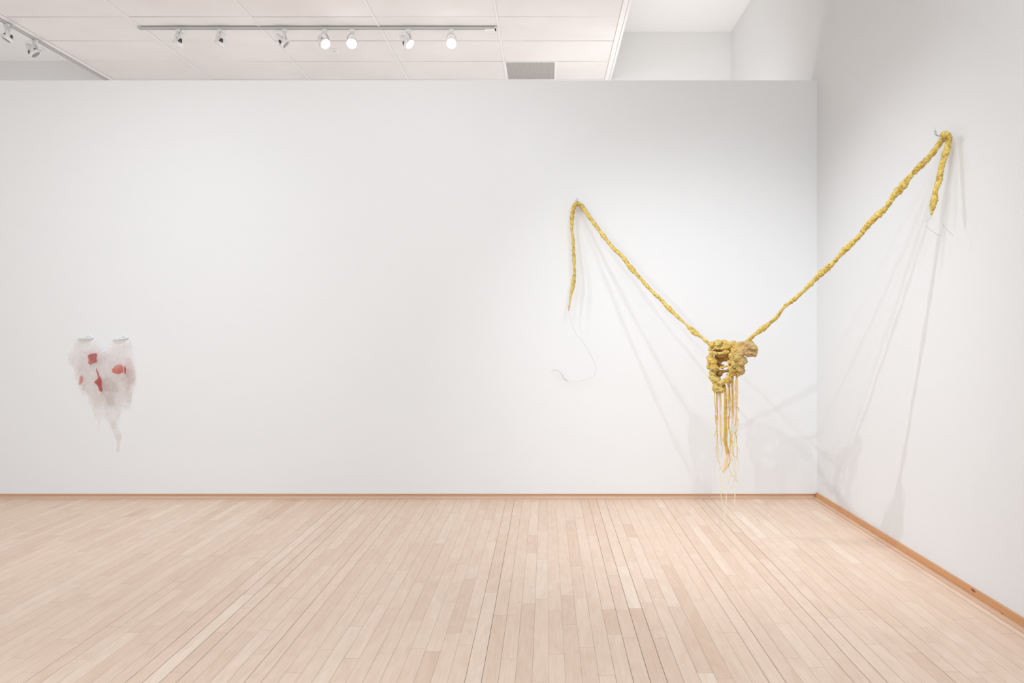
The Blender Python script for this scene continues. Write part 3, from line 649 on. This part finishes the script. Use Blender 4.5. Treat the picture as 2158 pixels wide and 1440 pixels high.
# hangers for the ropes
def hanger(px, py, wallp, nrm, label):
    o = empty('wall_hook', wallp, label, 'hook', 'steel hooks holding the yellow sculpture')
    side = Vector((0, 0, 1)).cross(nrm)
    bm = bmesh.new(); M = Matrix.Translation((0, 0, 0)) @ nrm.to_track_quat('Z', 'Y').to_matrix().to_4x4()
    lathe(bm, [(0.014, 0), (0.014, 0.003), (0.006, 0.006)], 20, M, cap0=True, cap1=True); obj('backplate', bm, M_metal, o, True)
    V, Fc = tube([(nrm * 0.004, .0035), (nrm * 0.05, .0035), (nrm * 0.075 + Vector((0, 0, .008)), .0035), (nrm * 0.085 + Vector((0, 0, .03)), .003), (nrm * 0.078 + Vector((0, 0, .05)), .0022)], 0.004, 10)
    obj_vf('hook_arm', V, Fc, M_metal, o)
    V, Fc = tube([(nrm * 0.055 + side * .0, .0045), (nrm * 0.065 + side * -.012 + Vector((0, 0, .02)), .004), (nrm * 0.075 + side * -.006 + Vector((0, 0, .04)), .0012)], 0.004, 8)
    obj_vf('wire_tie', V, Fc, M_metal, o)
pL = P(1216, 432, YW); hanger(0, 0, pL, Vector((0, -1, 0)), 'small steel hook on the back wall holding the left yellow rope')
yR = XR * F / (2000 - VX); pR = P(2000, 287, yR); pR.x = XR
hanger(0, 0, pR, Vector((-1, 0, 0)), 'small steel hook on the right wall holding the upper yellow rope end')

# ------------------------------------------------------------------ translucent skin sculpture on the left
def skin_b(col, alpha, rough=0.3, sub=0.0):
    def bd(nt, b):
        L = nt.links.new; N = nt.nodes.new
        tc = N('ShaderNodeTexCoord'); n = N('ShaderNodeTexNoise'); n.inputs['Scale'].default_value = 8; n.inputs['Detail'].default_value = 2.5; n.inputs['Distortion'].default_value = 0.8
        L(tc.outputs['Object'], n.inputs['Vector'])
        mr = N('ShaderNodeMapRange'); mr.inputs['From Min'].default_value = 0.3; mr.inputs['From Max'].default_value = 0.7
        mr.inputs['To Min'].default_value = max(0, alpha - 0.22); mr.inputs['To Max'].default_value = min(1, alpha + 0.18); L(n.outputs['Fac'], mr.inputs['Value'])
        b.inputs['Base Color'].default_value = col; b.inputs['Roughness'].default_value = rough; b.inputs['Coat Weight'].default_value = 0.4; b.inputs['Coat Roughness'].default_value = 0.12
        bp = N('ShaderNodeBump'); bp.inputs['Strength'].default_value = 0.25; bp.inputs['Distance'].default_value = 0.006; L(n.outputs['Fac'], bp.inputs['Height']); L(bp.outputs['Normal'], b.inputs['Normal'])
        tl = N('ShaderNodeBsdfTranslucent'); tl.inputs['Color'].default_value = col
        m1 = N('ShaderNodeMixShader'); m1.inputs[0].default_value = 0.45; L(b.outputs[0], m1.inputs[1]); L(tl.outputs[0], m1.inputs[2])
        tr = N('ShaderNodeBsdfTransparent')
        m2 = N('ShaderNodeMixShader'); L(mr.outputs[0], m2.inputs[0]); L(tr.outputs[0], m2.inputs[1]); L(m1.outputs[0], m2.inputs[2])
        L(m2.outputs[0], nt.nodes['Material Output'].inputs['Surface'])
    return mat(b_name[0], bd)
b_name = ['x']
def skin(name, *a, **k): b_name[0] = name; return skin_b(*a, **k)
M_skin = skin('milky_latex', (0.93, 0.855, 0.83, 1), 0.33)
M_tail = skin('thin_latex', (0.93, 0.86, 0.83, 1), 0.22)
M_pink = skin('pink_latex', (0.78, 0.60, 0.56, 1), 0.45)
M_beige = skin('beige_latex', (0.74, 0.66, 0.60, 1), 0.5)
M_red = skin('deep_red_latex', (0.52, 0.075, 0.07, 1), 0.88, 0.22)
M_coral = skin('coral_latex', (0.68, 0.20, 0.16, 1), 0.75, 0.22)
art = empty('latex_wall_piece', P(214, 800, YW - 0.03), 'torn translucent milky latex skin with red patches hung on the left wall', 'sculpture')
AO = art.location.copy()
def sheet(name, outline, depth, m, seed, parent=art, cell=14, thick=0.0, relief=0.05, base=0.012):
    """cut a wrinkled sheet from an outline on the wall; depth(x, y) lets it stand off the wall"""
    r = random.Random(seed)
    ol = []
    if cell < 12:            # round the corners of the coloured patches
        outline = [q for i in range(len(outline)) for a, b in [(outline[i], outline[(i + 1) % len(outline)])] for q in ((a[0] * .75 + b[0] * .25, a[1] * .75 + b[1] * .25), (a[0] * .25 + b[0] * .75, a[1] * .25 + b[1] * .75))]
    n = len(outline)
    for i in range(n):
        a, b = outline[i], outline[(i + 1) % n]; k = max(1, int(math.hypot(a[0] - b[0], a[1] - b[1]) / (cell * 1.0)))
        for j in range(k):
            t = j / k; ol.append(Vector((a[0] + (b[0] - a[0]) * t + (r.uniform(-2, 2) if j else 0), a[1] + (b[1] - a[1]) * t + (r.uniform(-2, 2) if j else 0))))
    x0 = min(p.x for p in ol); x1 = max(p.x for p in ol); y0 = min(p.y for p in ol); y1 = max(p.y for p in ol)
    inner_ = []
    y = y0 + cell
    while y < y1:
        x = x0 + cell
        while x < x1: inner_.append(Vector((x + r.uniform(-3, 3), y + r.uniform(-3, 3)))); x += cell
        y += cell
    allp = ol + inner_
    vs, es, fs, *_ = delaunay_2d_cdt(allp, [], [list(range(len(ol)))], 1, 0.01)
    V = []
    for p in vs:
        f = depth(p.x, p.y) * relief + base
        f += 0.013 * noise.noise(Vector((p.x * .022, p.y * .008, seed * 3.0))) + 0.004 * noise.noise(Vector((p.x * .07, p.y * .03, seed)))
        V.append(P(100 + p.x / 4.233, 660 + p.y / 4.233, YW - max(0.003, f)) - AO)
    o = obj_vf(name, V, [tuple(f) for f in fs], m, parent)
    if thick:
        md = o.modifiers.new('thickness', 'SOLIDIFY'); md.thickness = thick; md.offset = 0
    return o
def bulge(x, y): return max(0.0, 1 - ((x - 480) / 330) ** 2) * max(0.0, min(1.0, 1.25 - abs(y - 420) / 520))
main_ol = [(230, 240), (290, 228), (400, 232), (430, 260), (440, 320), (520, 345), (560, 270), (600, 243), (700, 242), (735, 237), (755, 300), (750, 400), (780, 560), (775, 640), (745, 720), (740, 800), (715, 860), (700, 830), (690, 850), (660, 830), (645, 850), (640, 930), (605, 940), (622, 1010), (660, 1080), (642, 1150), (634, 1232), (610, 1230), (616, 1150), (600, 1100), (575, 1040), (560, 1010), (540, 970), (520, 930), (462, 925), (450, 1065), (440, 930), (427, 870), (416, 962), (402, 870), (398, 822), (372, 820), (360, 740), (330, 690), (300, 710), (270, 660), (245, 580), (235, 520), (218, 470), (180, 440), (175, 390), (200, 330), (232, 300)]
sheet('latex_sheet', main_ol, bulge, M_skin, 1, cell=16, relief=0.06)
sheet('latex_sheet', [(300, 330), (380, 318), (430, 325), (540, 345), (650, 335), (700, 380), (740, 460), (700, 560), (640, 600), (560, 560), (500, 590), (420, 560), (380, 590), (300, 540), (250, 470), (260, 380)], bulge, M_skin, 2, relief=0.07, base=0.022)
sheet('latex_sheet', [(250, 440), (330, 430), (380, 500), (470, 520), (520, 640), (560, 700), (580, 800), (540, 840), (520, 760), (490, 800), (440, 790), (400, 820), (370, 770), (360, 700), (300, 640), (260, 560)], bulge, M_skin, 3, relief=0.05, base=0.018)
sheet('latex_sheet', [(500, 580), (600, 590), (690, 560), (740, 640), (730, 780), (700, 820), (640, 800), (600, 830), (560, 810), (500, 830), (490, 700)], bulge, M_skin, 4, relief=0.04, base=0.016)
sheet('drip_tail', [(510, 800), (600, 800), (630, 880), (600, 960), (630, 1040), (655, 1100), (635, 1150), (632, 1235), (612, 1232), (618, 1150), (580, 1040), (545, 960), (520, 900)], lambda x, y: 0.1, M_tail, 5, base=0.01)
sheet('drip_tail', [(375, 700), (430, 720), (425, 830), (418, 960), (404, 870), (398, 820), (375, 810)], lambda x, y: 0.2, M_tail, 6, base=0.012)
sheet('beige_patch', [(495, 575), (560, 575), (612, 620), (622, 690), (560, 708), (515, 690), (488, 640)], bulge, M_beige, 7, relief=0.055, base=0.02)
sheet('beige_patch', [(505, 730), (570, 720), (600, 800), (560, 830), (520, 790)], bulge, M_beige, 17, relief=0.045, base=0.014)
sheet('pink_patch', [(692, 400), (738, 400), (765, 520), (772, 600), (730, 630), (712, 720), (700, 640), (696, 540)], bulge, M_pink, 8, relief=0.055, base=0.02)
sheet('pink_patch', [(320, 345), (430, 335), (520, 350), (560, 380), (500, 440), (440, 470), (360, 380)], bulge, skin('lilac_latex', (0.80, 0.72, 0.76, 1), 0.35), 9, relief=0.07, base=0.026)
sheet('red_patch', [(355, 375), (410, 358), (447, 363), (435, 395), (446, 440), (402, 450), (388, 466), (360, 450), (368, 420)], bulge, M_red, 10, relief=0.07, base=0.034, cell=9)
sheet('red_patch', [(432, 485), (442, 500), (460, 545), (486, 600), (482, 645), (495, 692), (480, 706), (460, 690), (450, 645), (413, 622), (430, 600), (455, 580), (438, 530)], bulge, M_red, 11, relief=0.065, base=0.03, cell=9)
sheet('coral_patch', [(572, 505), (610, 465), (660, 452), (682, 500), (672, 545), (620, 547), (575, 530)], bulge, M_coral, 12, relief=0.07, base=0.03, cell=9)
sheet('red_patch', [(684, 468), (702, 480), (700, 540), (686, 558)], bulge, M_red, 13, relief=0.065, base=0.03, cell=8)
sheet('coral_patch', [(285, 570), (305, 553), (321, 580), (311, 620), (292, 640), (276, 643), (285, 600)], bulge, M_coral, 14, relief=0.06, base=0.026, cell=8)
sheet('coral_patch', [(322, 620), (346, 600), (332, 660), (318, 700), (304, 690)], bulge, M_pink, 15, relief=0.06, base=0.026, cell=8)
# drawn cords of latex
for i, l in enumerate(([(676, 250), (678, 340), (674, 450), (682, 540), (655, 570)], [(300, 260), (296, 340), (300, 480), (310, 560)], [(700, 560), (712, 700), (710, 800)], [(505, 700), (512, 800), (510, 920)], [(460, 370), (480, 395), (520, 410), (560, 405)])):
    V, Fc = tube([(P(100 + x / 4.233, 660 + y / 4.233, YW - 0.035 - bulge(x, y) * .07) - AO, 0.0022) for x, y in l], 0.008, 6, 0.2, 60, seed=i)
    obj_vf('latex_cord', V, Fc, M_skin, art)
# two white hooks that carry it
def white_hook(cx, cy, w_, tilt, label):
    pos = P(100 + cx / 4.233, 660 + cy / 4.233, YW)
    o = empty('white_hook', pos, label, 'hook', 'white scooped hooks holding the latex piece')
    bm = bmesh.new(); k = w_ / 4.233 / F * YW
    N_ = 18; rows_ = []
    for i in range(N_ + 1):                 # scooped shelf
        a = math.pi * i / N_; row = []
        for j in range(7):
            q = j / 6; x = -math.cos(a) * k * (0.15 + 0.85 * q); y = -math.sin(a) * 0.055 * q; z = -0.010 + 0.012 * q * q + x * tilt
            row.append(bm.verts.new((x, y, z)))
        rows_.append(row)
    for a, b in zip(rows_, rows_[1:]):
        for j in range(6): bm.faces.new((a[j], b[j], b[j + 1], a[j + 1]))
    s = obj('scoop', bm, M_white, o, True); md = s.modifiers.new('t', 'SOLIDIFY'); md.thickness = 0.005
    bm = bmesh.new()                        # raised back tab with an opening
    ring = [[], []]
    for i in range(25):
        a = math.pi * i / 24
        ring[0].append((0.35 * k + math.cos(a) * k * .55, -0.004, math.sin(a) * 0.034 + .0)); ring[1].append((0.35 * k + math.cos(a) * k * .30, -0.004, math.sin(a) * 0.021 + .002))
    va = [bm.verts.new(p) for p in ring[0]]; vb = [bm.verts.new(p) for p in ring[1]]
    for i in range(24): bm.faces.new((va[i], va[i + 1], vb[i + 1], vb[i]))
    s = obj('tab', bm, M_white, o, True); md = s.modifiers.new('t', 'SOLIDIFY'); md.thickness = 0.014
    V, Fc = tube([(Vector((0.3 * k, -.004, .01)), .004), (Vector((0.3 * k, -.05, .006)), .004), (Vector((0.3 * k, -.062, .022)), .003)], 0.005, 8)
    obj_vf('peg', V, Fc, M_white, o)
white_hook(345, 228, 66, 0.0, 'white scooped hook above the darker red patch')
white_hook(655, 236, 70, 0.13, 'white scooped hook above the coral patch, tipped to the right')
